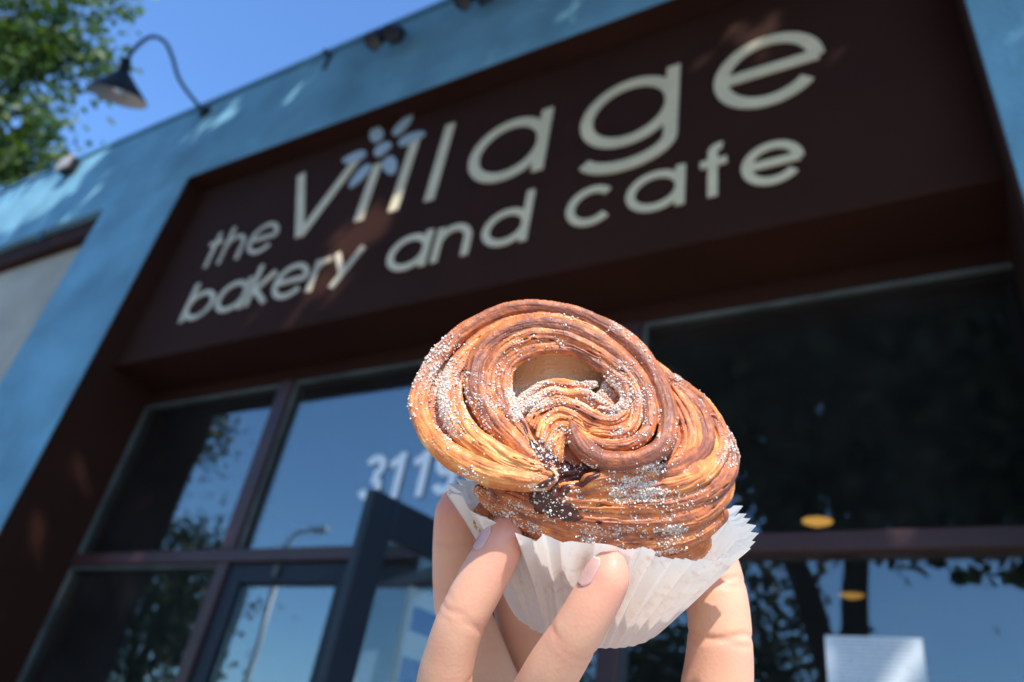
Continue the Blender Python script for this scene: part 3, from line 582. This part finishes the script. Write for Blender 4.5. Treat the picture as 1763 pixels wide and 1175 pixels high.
def grid_mesh(name, Zs, mask, m, attrs, parent, skirt=False):
    ids = -np.ones(gx.shape, int); ids[mask] = np.arange(mask.sum())
    px, py = ZP(gx[mask], gy[mask]); V = pc(px, py, Zs[mask] * .36869) - HB0
    a, b, c, d = ids[:-1, :-1], ids[:-1, 1:], ids[1:, 1:], ids[1:, :-1]
    ok = (a >= 0) & (b >= 0) & (c >= 0) & (d >= 0); Q = np.stack([a[ok], d[ok], c[ok], b[ok]], 1)
    extra = None
    if skirt:      # the side of the bun turns under and inwards at its rim
        E_ = np.concatenate([Q[:, [k, (k + 1) % 4]] for k in range(4)]); key = np.sort(E_, 1); kk = key[:, 0] * 10**7 + key[:, 1]
        _, inv, cnt = np.unique(kk, return_inverse=True, return_counts=True); BE = E_[cnt[inv] == 1]
        bv = np.unique(BE); mp = -np.ones(len(V), int); X_, Y_, Z_ = px[bv], py[bv], Zs[mask][bv] * .36869; last = bv; prev = {int(v): int(v) for v in bv}; addV = []; addQ = []
        lay = [bv]; base_n = len(V)
        for li, (kx, dz) in enumerate([(.99, 18), (.965, 45), (.92, 90)]):
            addV.append(pc(990 + (X_ - 990) * kx, 800 + (Y_ - 800) * kx, Z_ - dz) - HB0); lay.append(base_n + li * len(bv) + np.arange(len(bv)))
        pos = {int(v): i for i, v in enumerate(bv)}; a0 = np.array([pos[int(v)] for v in BE[:, 0]]); a1 = np.array([pos[int(v)] for v in BE[:, 1]])
        for li in range(3): addQ.append(np.stack([lay[li][a1], lay[li][a0], lay[li + 1][a0], lay[li + 1][a1]], 1))
        extra = bv; V = np.vstack([V] + addV); Q = np.vstack([Q] + addQ)
    me = bpy.data.meshes.new(name); me.vertices.add(len(V)); me.vertices.foreach_set('co', V.ravel())
    me.loops.add(Q.size); me.loops.foreach_set('vertex_index', Q.ravel().astype(np.int32))
    me.polygons.add(len(Q)); me.polygons.foreach_set('loop_start', np.arange(0, Q.size, 4, dtype=np.int32))
    me.update(calc_edges=True); me.validate(); me.materials.append(m)
    for k, arr in attrs.items():
        at = me.attributes.new(k, 'FLOAT', 'POINT'); vals = arr[mask]; vals = vals if extra is None else np.concatenate([vals] + [vals[extra]] * 3); at.data.foreach_set('value', vals.astype(np.float32))
    me.polygons.foreach_set('use_smooth', [True] * len(me.polygons))
    return link(bpy.data.objects.new(name, me), parent), V

def dough_mat():
    m = bpy.data.materials.new('baked_dough'); m.use_nodes = True; nt = m.node_tree; N = nt.nodes; L = nt.links; b = N['Principled BSDF']
    def attr(n):
        a = N.new('ShaderNodeAttribute'); a.attribute_name = n; return a.outputs['Fac']
    tc = N.new('ShaderNodeTexCoord')
    n1 = N.new('ShaderNodeTexNoise'); n1.inputs['Scale'].default_value = 420; n1.inputs['Detail'].default_value = 6; L.new(tc.outputs['Object'], n1.inputs['Vector'])
    ad = N.new('ShaderNodeMath'); ad.operation = 'MULTIPLY_ADD'; ad.inputs[1].default_value = .75; L.new(n1.outputs['Fac'], ad.inputs[0]); L.new(attr('brown'), ad.inputs[2])
    sb = N.new('ShaderNodeMath'); sb.operation = 'SUBTRACT'; sb.inputs[1].default_value = .375; L.new(ad.outputs[0], sb.inputs[0])
    cr = N.new('ShaderNodeValToRGB'); e = cr.color_ramp.elements
    e[0].position = 0; e[0].color = (.74, .44, .16, 1); e[1].position = 1; e[1].color = (.21, .066, .036, 1)
    for p, c in ((.25, (.66, .26, .075)), (.5, (.55, .165, .046)), (.75, (.38, .115, .045))):
        x = e.new(p); x.color = (*c, 1)
    L.new(sb.outputs[0], cr.inputs[0])
    # pale inner leaf
    mx = N.new('ShaderNodeMixRGB'); mx.inputs[2].default_value = (.58, .36, .21, 1); L.new(attr('cavity'), mx.inputs[0]); L.new(cr.outputs[0], mx.inputs[1])
    # fine sugar dust in the folds
    n3 = N.new('ShaderNodeTexNoise'); n3.inputs['Scale'].default_value = 1500; n3.inputs['Detail'].default_value = 3; L.new(tc.outputs['Object'], n3.inputs['Vector'])
    du = N.new('ShaderNodeMath'); du.operation = 'MULTIPLY_ADD'; du.inputs[1].default_value = 1.0; L.new(n3.outputs['Fac'], du.inputs[0]); L.new(attr('dust'), du.inputs[2])
    mr = N.new('ShaderNodeMapRange'); mr.inputs[1].default_value = .85; mr.inputs[2].default_value = 1.25; mr.inputs[4].default_value = .8; L.new(du.outputs[0], mr.inputs[0])
    m2 = N.new('ShaderNodeMixRGB'); m2.inputs[2].default_value = (.80, .66, .52, 1); L.new(mr.outputs[0], m2.inputs[0]); L.new(mx.outputs[0], m2.inputs[1])
    L.new(m2.outputs[0], b.inputs['Base Color'])
    rr = N.new('ShaderNodeMapRange'); rr.inputs[1].default_value = .3; rr.inputs[2].default_value = .7; rr.inputs[3].default_value = .38; rr.inputs[4].default_value = .65; L.new(n1.outputs['Fac'], rr.inputs[0])
    L.new(rr.outputs[0], b.inputs['Roughness']); b.inputs['Specular IOR Level'].default_value = .4
    b.inputs['Subsurface Weight'].default_value = .12; b.inputs['Subsurface Radius'].default_value = (.003, .0012, .0005); b.inputs['Subsurface Scale'].default_value = 1.
    n4 = N.new('ShaderNodeTexNoise'); n4.inputs['Scale'].default_value = 900; n4.inputs['Detail'].default_value = 5; L.new(tc.outputs['Object'], n4.inputs['Vector'])
    bp = N.new('ShaderNodeBump'); bp.inputs['Strength'].default_value = .5; bp.inputs['Distance'].default_value = .0006; L.new(n4.outputs['Fac'], bp.inputs['Height']); L.new(bp.outputs[0], b.inputs['Normal'])
    return m
BUN = thing('sugared_bun', 'coiled golden brown cinnamon bun with sugar crystals and dark filling in a paper case', 'bun', HB0)
dens = np.clip(.30 + .9 * (GR - .55) + 1.5 * (n2(gx, gy, 130, 60) - .5) + .7 * (n2(gx, gy, 40, 61) - .5) + .35 * (DN - .6), 0, 1)
# heavier sugar where the photograph shows it
def spot(x, y, rx, ry, k): return k * np.exp(-((gx - x) / rx) ** 2 - ((gy - y) / ry) ** 2)
dens = dens + spot(590, 560, 60, 40, 1.3) + spot(700, 520, 120, 50, .7) + spot(210, 480, 50, 130, .8) + spot(690, 740, 60, 60, .9) + spot(830, 830, 110, 30, .9) + spot(1220, 960, 200, 60, .7) + spot(1200, 830, 70, 25, 1.2) + spot(760, 950, 120, 90, .5) + spot(1200, 1120, 250, 30, .5) + spot(560, 260, 90, 60, .5) + spot(960, 470, 80, 60, .6)
dens = dens - spot(1080, 790, 160, 45, .9) - spot(870, 700, 40, 70, .9) - spot(560, 870, 160, 45, .5) - spot(690, 60, 400, 35, .8) - spot(1230, 420, 60, 180, .7) - spot(740, 350, 170, 60, .8) + spot(610, 490, 80, 40, 1.0) + spot(760, 440, 150, 22, .6)
dust = np.clip(dens, 0, 1.2) * .5
DOUGH, BV = grid_mesh('dough', ZB, inside, dough_mat(), dict(brown=np.clip(BR, -.2, 1.2), cavity=CAV, dust=dust), BUN, True)
M_CHOC = mat('chocolate', (.065, .014, .009), .28, .45, noise=(300, .4), bump=(500, .35, .0005))
grid_mesh('chocolate_filling', ZC, choc, M_CHOC, {}, BUN)
# body of the bun down inside the case
# sugar crystals
M_SUGAR = bpy.data.materials.new('sugar'); M_SUGAR.use_nodes = True
b = M_SUGAR.node_tree.nodes['Principled BSDF']; b.inputs['Base Color'].default_value = (.93, .86, .78, 1); b.inputs['Roughness'].default_value = .12
b.inputs['Transmission Weight'].default_value = .28; b.inputs['IOR'].default_value = 1.4
Zv = np.where(choc, ZC, ZB); pxg, pyg = ZP(gx, gy); WP = pc(pxg, pyg, np.where(inside, Zv, 0) * .36869)
du = np.gradient(WP, axis=1); dv_ = np.gradient(WP, axis=0); NR = np.cross(dv_, du); NR /= np.linalg.norm(NR, axis=2)[..., None] + 1e-12
ok = inside.copy(); ok[:2] = ok[-2:] = False; ok[:, :2] = ok[:, -2:] = False
steep = np.abs((NR @ fwd)) < .15; ok &= ~steep
pr = np.where(ok, np.clip(dens, 0.03, 1.6) ** 1.7, 0) * np.where(choc, .4, 1) ; pr /= pr.sum()
NS = 8500
pick = RNG.choice(gx.size, NS, p=pr.ravel()); SV = []; SF = []
cube = np.array([(x, y, z) for x in (-1, 1) for y in (-1, 1) for z in (-1, 1)], float)
for p in pick:
    c = WP.reshape(-1, 3)[p]; n = NR.reshape(-1, 3)[p]
    s = .00012 * math.exp(min(RNG.normal() * .5, .85)); q = np.linalg.qr(RNG.normal(size=(3, 3)))[0]
    k = len(SV); sh = cube * RNG.uniform(.7, 1.25, (1, 3)) * RNG.uniform(.85, 1.1, (8, 1))
    SV += list(c + n * s * .55 + RNG.normal(size=3) * .00012 + (sh * s) @ q - HB0); SF += [tuple(k + i for i in f) for f in BOXF]
tag(mesh_obj('sugar_crystals', SV, SF, M_SUGAR, BUN), None, None, kind='stuff')

# ---- paper case
axis = np.array([.11, -.985, -.09]); axis /= np.linalg.norm(axis)          # camera vector (right, down, forward)
e1 = np.array([1, .12, .0]); e1 -= axis * (e1 @ axis); e1 /= np.linalg.norm(e1)
e2 = np.cross(e1, axis); e2 = e2 if e2[2] < 0 else -e2                     # towards the camera
RB, RT, HC = 143 * K, 272 * K, 205 * K
cb = np.array([(1006 - CX) / FPX, (1052 - CY) / FPX, 1.0]) * (D0 + 152 * K)
NT, NHh = 1440, 26
th = np.linspace(0, 2 * math.pi, NT, endpoint=False)      # 0 right, 90 deg towards the camera, 180 left
deg = np.degrees(th)
def bumpf(c, w): dd = (deg - c + 180) % 360 - 180; return np.exp(-(dd / w) ** 2)
front = np.clip(bumpf(110, 45) + bumpf(150, 30), 0, 1)
npl = 40
phase = th / (2 * math.pi) * npl + 1.2 * (vnoise(np.stack([deg / 25, deg * 0, deg * 0], 1), 5) - .5) + (1.0 + front * 2.2) * (vnoise(np.stack([deg / 18, deg * 0, deg * 0], 1), 6) - .5)
zig = np.abs((phase % 1) - .5) * 4 - 1
soft = np.sin(2 * math.pi * phase * .55 + .6)
prof_t = zig * (1.1 - front) + front * (1.1 * soft + 1.2 * zig * (.2 + vnoise(np.stack([deg / 9, deg * 0, deg * 0], 1), 7)))
hmax = 1 + .12 * bumpf(95, 45) - .06 * bumpf(58, 22) + .05 * bumpf(95, 20) + .02 * bumpf(180, 18) + .12 * bumpf(150, 14) - .06 * bumpf(125, 10) + .05 * bumpf(330, 40) + .02 * np.sign(zig) * bumpf(20, 60)
hmax += (.016 * zig * (1 - .4 * front) + .05 * soft * front); hmax += .040 * (vnoise(np.stack([deg / 6, deg * 0, deg * 0], 1), 9) - .5)
V = []
for j in range(NHh):
    h = j / (NHh - 1); hh = h * hmax
    r = RB + (RT - RB) * (hh ** .92) - 16 * K * front * math.sin(math.pi * min(1, h)) * .6
    amp = (1.2 + 8.5 * h ** 1.3 * (.9 + .5 * (1 - front))) * K
    cr_ = 4.5 * K * h * (vnoise(np.stack([deg / 3.5, np.full_like(deg, h * 7), deg * 0], 1), 12) - .5)
    rr_ = r + amp * prof_t + cr_
    V.append(cb + axis * (hh * HC)[:, None] + (np.cos(th) * rr_)[:, None] * e1 + (np.sin(th) * rr_)[:, None] * e2)
V = np.array(V).reshape(-1, 3); F = []
for j in range(NHh - 1):
    for k in range(NT): F.append((j * NT + k, j * NT + (k + 1) % NT, (j + 1) * NT + (k + 1) % NT, (j + 1) * NT + k))
V = CAM + V @ M3.T - HB0
def case_mat():
    m = bpy.data.materials.new('greaseproof_paper'); m.use_nodes = True; nt = m.node_tree; N = nt.nodes; L = nt.links; b = N['Principled BSDF']; out = N['Material Output']
    tc = N.new('ShaderNodeTexCoord'); a = N.new('ShaderNodeAttribute'); a.attribute_name = 'low'
    n = N.new('ShaderNodeTexNoise'); n.inputs['Scale'].default_value = 420; n.inputs['Detail'].default_value = 5; L.new(tc.outputs['Object'], n.inputs['Vector'])
    n2_ = N.new('ShaderNodeTexNoise'); n2_.inputs['Scale'].default_value = 60; L.new(tc.outputs['Object'], n2_.inputs['Vector'])
    s = N.new('ShaderNodeMath'); s.operation = 'ADD'; L.new(n.outputs['Fac'], s.inputs[0]); L.new(n2_.outputs['Fac'], s.inputs[1])
    s2 = N.new('ShaderNodeMath'); s2.operation = 'MULTIPLY_ADD'; s2.inputs[1].default_value = .30; L.new(a.outputs['Fac'], s2.inputs[0]); L.new(s.outputs[0], s2.inputs[2])
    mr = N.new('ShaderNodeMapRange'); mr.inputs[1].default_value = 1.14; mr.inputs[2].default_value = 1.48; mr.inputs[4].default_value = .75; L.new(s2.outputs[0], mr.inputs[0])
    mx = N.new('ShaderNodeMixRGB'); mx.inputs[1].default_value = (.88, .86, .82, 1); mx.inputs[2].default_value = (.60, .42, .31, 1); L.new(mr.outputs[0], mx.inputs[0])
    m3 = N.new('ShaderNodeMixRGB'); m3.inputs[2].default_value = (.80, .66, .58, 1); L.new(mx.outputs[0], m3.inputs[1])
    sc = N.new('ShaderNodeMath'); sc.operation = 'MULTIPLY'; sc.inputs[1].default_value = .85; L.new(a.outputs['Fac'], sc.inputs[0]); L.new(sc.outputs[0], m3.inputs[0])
    L.new(m3.outputs[0], b.inputs['Base Color']); b.inputs['Roughness'].default_value = .42; b.inputs['Specular IOR Level'].default_value = .45
    tl = N.new('ShaderNodeBsdfTranslucent'); L.new(m3.outputs[0], tl.inputs[0])
    ms = N.new('ShaderNodeMixShader'); ms.inputs[0].default_value = .38; L.new(b.outputs[0], ms.inputs[1]); L.new(tl.outputs[0], ms.inputs[2]); L.new(ms.outputs[0], out.inputs[0])
    n4 = N.new('ShaderNodeTexNoise'); n4.inputs['Scale'].default_value = 160; n4.inputs['Detail'].default_value = 4; L.new(tc.outputs['Object'], n4.inputs['Vector'])
    bp = N.new('ShaderNodeBump'); bp.inputs['Strength'].default_value = .25; bp.inputs['Distance'].default_value = .001; L.new(n4.outputs['Fac'], bp.inputs['Height']); L.new(bp.outputs[0], b.inputs['Normal'])
    return m
M_CASE = case_mat()
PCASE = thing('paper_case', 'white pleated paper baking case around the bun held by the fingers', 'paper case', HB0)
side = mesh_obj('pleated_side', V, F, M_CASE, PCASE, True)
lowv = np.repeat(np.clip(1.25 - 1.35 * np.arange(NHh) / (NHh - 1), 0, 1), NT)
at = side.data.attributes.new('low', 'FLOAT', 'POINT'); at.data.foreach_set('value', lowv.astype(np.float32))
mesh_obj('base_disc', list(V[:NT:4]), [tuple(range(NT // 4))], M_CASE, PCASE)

# ---- hand
def skin_mat():
    m = bpy.data.materials.new('skin'); m.use_nodes = True; nt = m.node_tree; N = nt.nodes; L = nt.links; b = N['Principled BSDF']
    tc = N.new('ShaderNodeTexCoord'); a = N.new('ShaderNodeAttribute'); a.attribute_name = 'pink'
    n = N.new('ShaderNodeTexNoise'); n.inputs['Scale'].default_value = 90; n.inputs['Detail'].default_value = 5; L.new(tc.outputs['Object'], n.inputs['Vector'])
    ad = N.new('ShaderNodeMath'); ad.operation = 'MULTIPLY_ADD'; ad.inputs[1].default_value = .85; L.new(n.outputs['Fac'], ad.inputs[0]); L.new(a.outputs['Fac'], ad.inputs[2])
    cr = N.new('ShaderNodeValToRGB'); e = cr.color_ramp.elements; e[0].position = .15; e[0].color = (.70, .405, .25, 1); e[1].position = 1.1; e[1].color = (.66, .27, .19, 1)
    L.new(ad.outputs[0], cr.inputs[0]); L.new(cr.outputs[0], b.inputs['Base Color'])
    b.inputs['Roughness'].default_value = .5; b.inputs['Specular IOR Level'].default_value = .35
    b.inputs['Subsurface Weight'].default_value = .35; b.inputs['Subsurface Radius'].default_value = (.0045, .0016, .0008); b.inputs['Subsurface Scale'].default_value = 1.
    v = N.new('ShaderNodeTexVoronoi'); v.inputs['Scale'].default_value = 1000; L.new(tc.outputs['Object'], v.inputs['Vector'])
    bp = N.new('ShaderNodeBump'); bp.inputs['Strength'].default_value = .2; bp.inputs['Distance'].default_value = .00025; L.new(v.outputs['Distance'], bp.inputs['Height'])
    w = N.new('ShaderNodeTexNoise'); w.inputs['Scale'].default_value = 320; w.inputs['Detail'].default_value = 4; L.new(tc.outputs['Object'], w.inputs['Vector'])
    b2 = N.new('ShaderNodeBump'); b2.inputs['Strength'].default_value = .04; b2.inputs['Distance'].default_value = .0008; L.new(w.outputs['Fac'], b2.inputs['Height'])
    L.new(bp.outputs[0], b2.inputs['Normal']); L.new(b2.outputs[0], b.inputs['Normal']); return m
M_SKIN = skin_mat()
M_NAIL = mat('nail', (.58, .32, .27), .3, .5, noise=(200, .06)); M_NAILTIP = mat('nail_edge', (.66, .50, .42), .35, .5)
HV = []; HF = []; FING = {}; TIPS = []; CRS = []
SEG = 40
def finger(key, pts, rad, dorsal, creases=(), flat=.92, tip=True, n=150):
    """swept finger; pts = (px, py, z), tip first; dorsal = camera vector the nail side faces"""
    P = pc(*np.array(pts, float).T); P = catmull(P, n)
    sc = catmull([((D0 - p[2] * K) / D0 * r * K,) * 3 for p, r in zip(pts, rad)], n)[:, 0]
    s = np.concatenate([[0], np.cumsum(np.linalg.norm(np.diff(P, axis=0), axis=1))])
    if tip:                                    # rounded end
        L_ = sc[1] * 1.35
        cap = np.clip(s / L_, 0, 1); rr = sc * np.sqrt(np.clip(1 - (1 - cap) ** 2.1, 0.0004, 1))
    else: rr = sc.copy()
    T = np.gradient(P, axis=0); T /= np.linalg.norm(T, axis=1)[:, None]
    dw = cv(dorsal); A = dw - T * (T @ dw)[:, None]; A /= np.linalg.norm(A, axis=1)[:, None]; Bv = np.cross(T, A)
    ang = np.linspace(0, 2 * math.pi, SEG, endpoint=False); k0 = len(HV)
    def point(i, t, k=1.0):
        r = rr[i]; ca, sa = math.cos(t), math.sin(t)
        g = 0
        for cs, ca0, cw, dep in creases:
            da = abs((t - math.radians(ca0) + math.pi) % (2 * math.pi) - math.pi)
            if da < math.radians(cw):
                wob = .0006 * math.sin(3.1 * t + cs)
                g += dep * math.exp(-((s[i] - cs * K - wob) / .0006) ** 2) * math.cos(da / math.radians(cw) * math.pi / 2) ** .5
        pad = 1.0
        if tip:   # flatter nail side near the tip
            pad = 1 - .10 * max(0, ca) * math.exp(-((s[i] - sc[0] * 1.0) / (sc[0] * 1.1)) ** 2)
        return P[i] + (A[i] * ca * flat * pad + Bv[i] * sa) * (r - g) * k
    for i in range(n):
        for t in ang: HV.append(point(i, t))
    for i in range(n - 1):
        for k in range(SEG): HF.append((k0 + i * SEG + k, k0 + i * SEG + (k + 1) % SEG, k0 + (i + 1) * SEG + (k + 1) % SEG, k0 + (i + 1) * SEG + k))
    HF.append(tuple(k0 + k for k in range(SEG))[::-1]); HF.append(tuple(k0 + (n - 1) * SEG + k for k in range(SEG)))
    FING[key] = (P, s, sc, point); CRS.extend((P[i], T[i], sc[i]) for i in [int(np.clip(np.searchsorted(s, c[0] * K), 0, n - 1)) for c in creases])
    if tip and key != 'palm': TIPS.append(P[int(np.searchsorted(s, sc[0] * .5))])
PALM = (955, 1440, -120); WR = (930, 1640, -60); EL = (830, 2100, 250)
dA = (-.87, -.42, -.26)
finger('A', [(876, 890, 46), (859, 942, 58), (828, 1002, 70), (797, 1062, 76), (777, 1120, 70), (764, 1185, 54), (762, 1290, 10), (820, 1390, -60), PALM, WR],
       [40, 44, 46, 46, 48, 53, 58, 66, 74, 78], dA, [(165, 40, 120, .0005), (172, 200, 90, .0006), (156, 20, 60, .0003), (182, 10, 60, .0003), (270, 180, 80, .0005)])
finger('B', [(1060, 948, 136), (1041, 1000, 146), (1010, 1060, 150), (976, 1115, 140), (938, 1180, 115), (900, 1270, 50), (900, 1380, -30), PALM, WR],
       [40, 44, 46, 48, 52, 56, 60, 74, 78], dA, [(150, 60, 110, .0005), (150, 190, 90, .0006), (162, 40, 50, .0003), (140, 50, 50, .0003)])
finger('C', [(1196, 915, -270), (1216, 965, -245), (1232, 1025, -205), (1239, 1090, -175), (1235, 1175, -160), (1215, 1275, -145), (1110, 1385, -120), PALM, WR],
       [47, 52, 53, 54, 60, 66, 74, 78, 80], (.35, .1, 1.), [(118, 180, 120, .0009), (205, 180, 120, .0009), (215, 180, 90, .0005), (126, 180, 80, .0004)])
finger('D', [(790, 838, -290), (789, 890, -290), (788, 960, -285), (795, 1045, -270), (820, 1120, -250), (850, 1200, -220), (900, 1320, -170), PALM, WR],
       [38, 42, 44, 47, 50, 54, 60, 70, 74], (-.5, .1, 1.), [(110, 180, 110, .0005), (200, 180, 110, .0005)])
finger('E', [(880, 950, -330), (888, 1010, -335), (902, 1080, -330), (928, 1160, -310), (960, 1270, -240), (965, 1370, -170), PALM, WR],
       [40, 44, 46, 50, 56, 62, 74, 78], (0, .1, 1.))
finger('arm', [PALM, (940, 1540, -90), WR, (900, 1780, 20), EL], [140, 150, 142, 150, 185], (0, 0, 1.), flat=.72, tip=False)
finger('palm', [(985, 1290, -110), (985, 1370, -115), (970, 1450, -115), (950, 1540, -95), WR], [150, 190, 205, 180, 140], (0, 0, 1.), flat=.72)
hm = bpy.data.meshes.new('hand'); hm.from_pydata([tuple(p - HB0) for p in HV], [], HF); hm.update()
HAND = link(bpy.data.objects.new('hand', hm)); HAND.location = HB0
md = HAND.modifiers.new('Remesh', 'REMESH'); md.mode = 'VOXEL'; md.voxel_size = .00062
ms = HAND.modifiers.new('Smooth', 'SMOOTH'); ms.iterations = 3; ms.factor = .5
dg = bpy.context.evaluated_depsgraph_get(); me2 = bpy.data.meshes.new_from_object(HAND.evaluated_get(dg))
HAND.modifiers.clear(); HAND.data = me2; me2.name = 'hand'; me2.materials.clear(); me2.materials.append(M_SKIN)
me2.polygons.foreach_set('use_smooth', [True] * len(me2.polygons))
co = np.empty(len(me2.vertices) * 3); me2.vertices.foreach_get('co', co); co = co.reshape(-1, 3) + HB0
pk = np.zeros(len(co))
for t in TIPS: pk = np.maximum(pk, np.exp(-(np.linalg.norm(co - t, axis=1) / .013) ** 2))
for p, t, r in CRS:
    d = co - p; pk += .30 * np.exp(-((d @ t) / .0008) ** 2) * (np.linalg.norm(d, axis=1) < 1.35 * r)
at = me2.attributes.new('pink', 'FLOAT', 'POINT'); at.data.foreach_set('value', (pk * .55).astype(np.float32))
tag(HAND, 'hand with bare fingers holding up the bun in its paper case', 'hand')
def nail(key, s0, s1, a0, wang):
    P, s, sc, point = FING[key]; nu, nv = 22, 18; V = []; F = []
    for u in range(nu):
        ss_ = s0 + (s1 - s0) * u / (nu - 1); i = int(np.clip(np.searchsorted(s, ss_), 1, len(s) - 2))
        f = u / (nu - 1); wdt = wang * math.sqrt(1 - .75 * max(0, (.22 - f) / .22) ** 2) * (1 - .10 * abs(2 * f - 1) ** 6 - .55 * max(0, (f - .72) / .28) ** 2)
        for v in range(nv):
            q = 2 * v / (nv - 1) - 1
            fr = (ss_ - s[i - 1]) / (s[i] - s[i - 1] + 1e-12); t = math.radians(a0 + q * wdt)
            p = point(i - 1, t) * (1 - fr) + point(i, t) * fr
            c = P[i]; lift = .00005 * (1 - q ** 4) - .0002 * abs(q) ** 6 + .00012 * (1 - f)
            d = (p - c) / np.linalg.norm(p - c); V.append(p + d * lift - HB0)
    for u in range(nu - 1):
        for v in range(nv - 1): F.append((u * nv + v, (u + 1) * nv + v, (u + 1) * nv + v + 1, u * nv + v + 1))
    o = mesh_obj('fingernail', V, F, M_NAIL, HAND, True); o.data.materials.append(M_NAILTIP)
    for u in range(1):
        for v in range(nv - 1): o.data.polygons[u * (nv - 1) + v].material_index = 1
    so_ = o.modifiers.new('Solid', 'SOLIDIFY'); so_.thickness = .0003; so_.offset = -1
nail('A', 24 * K, 72 * K, 0, 29)
nail('B', 21 * K, 70 * K, 0, 29)
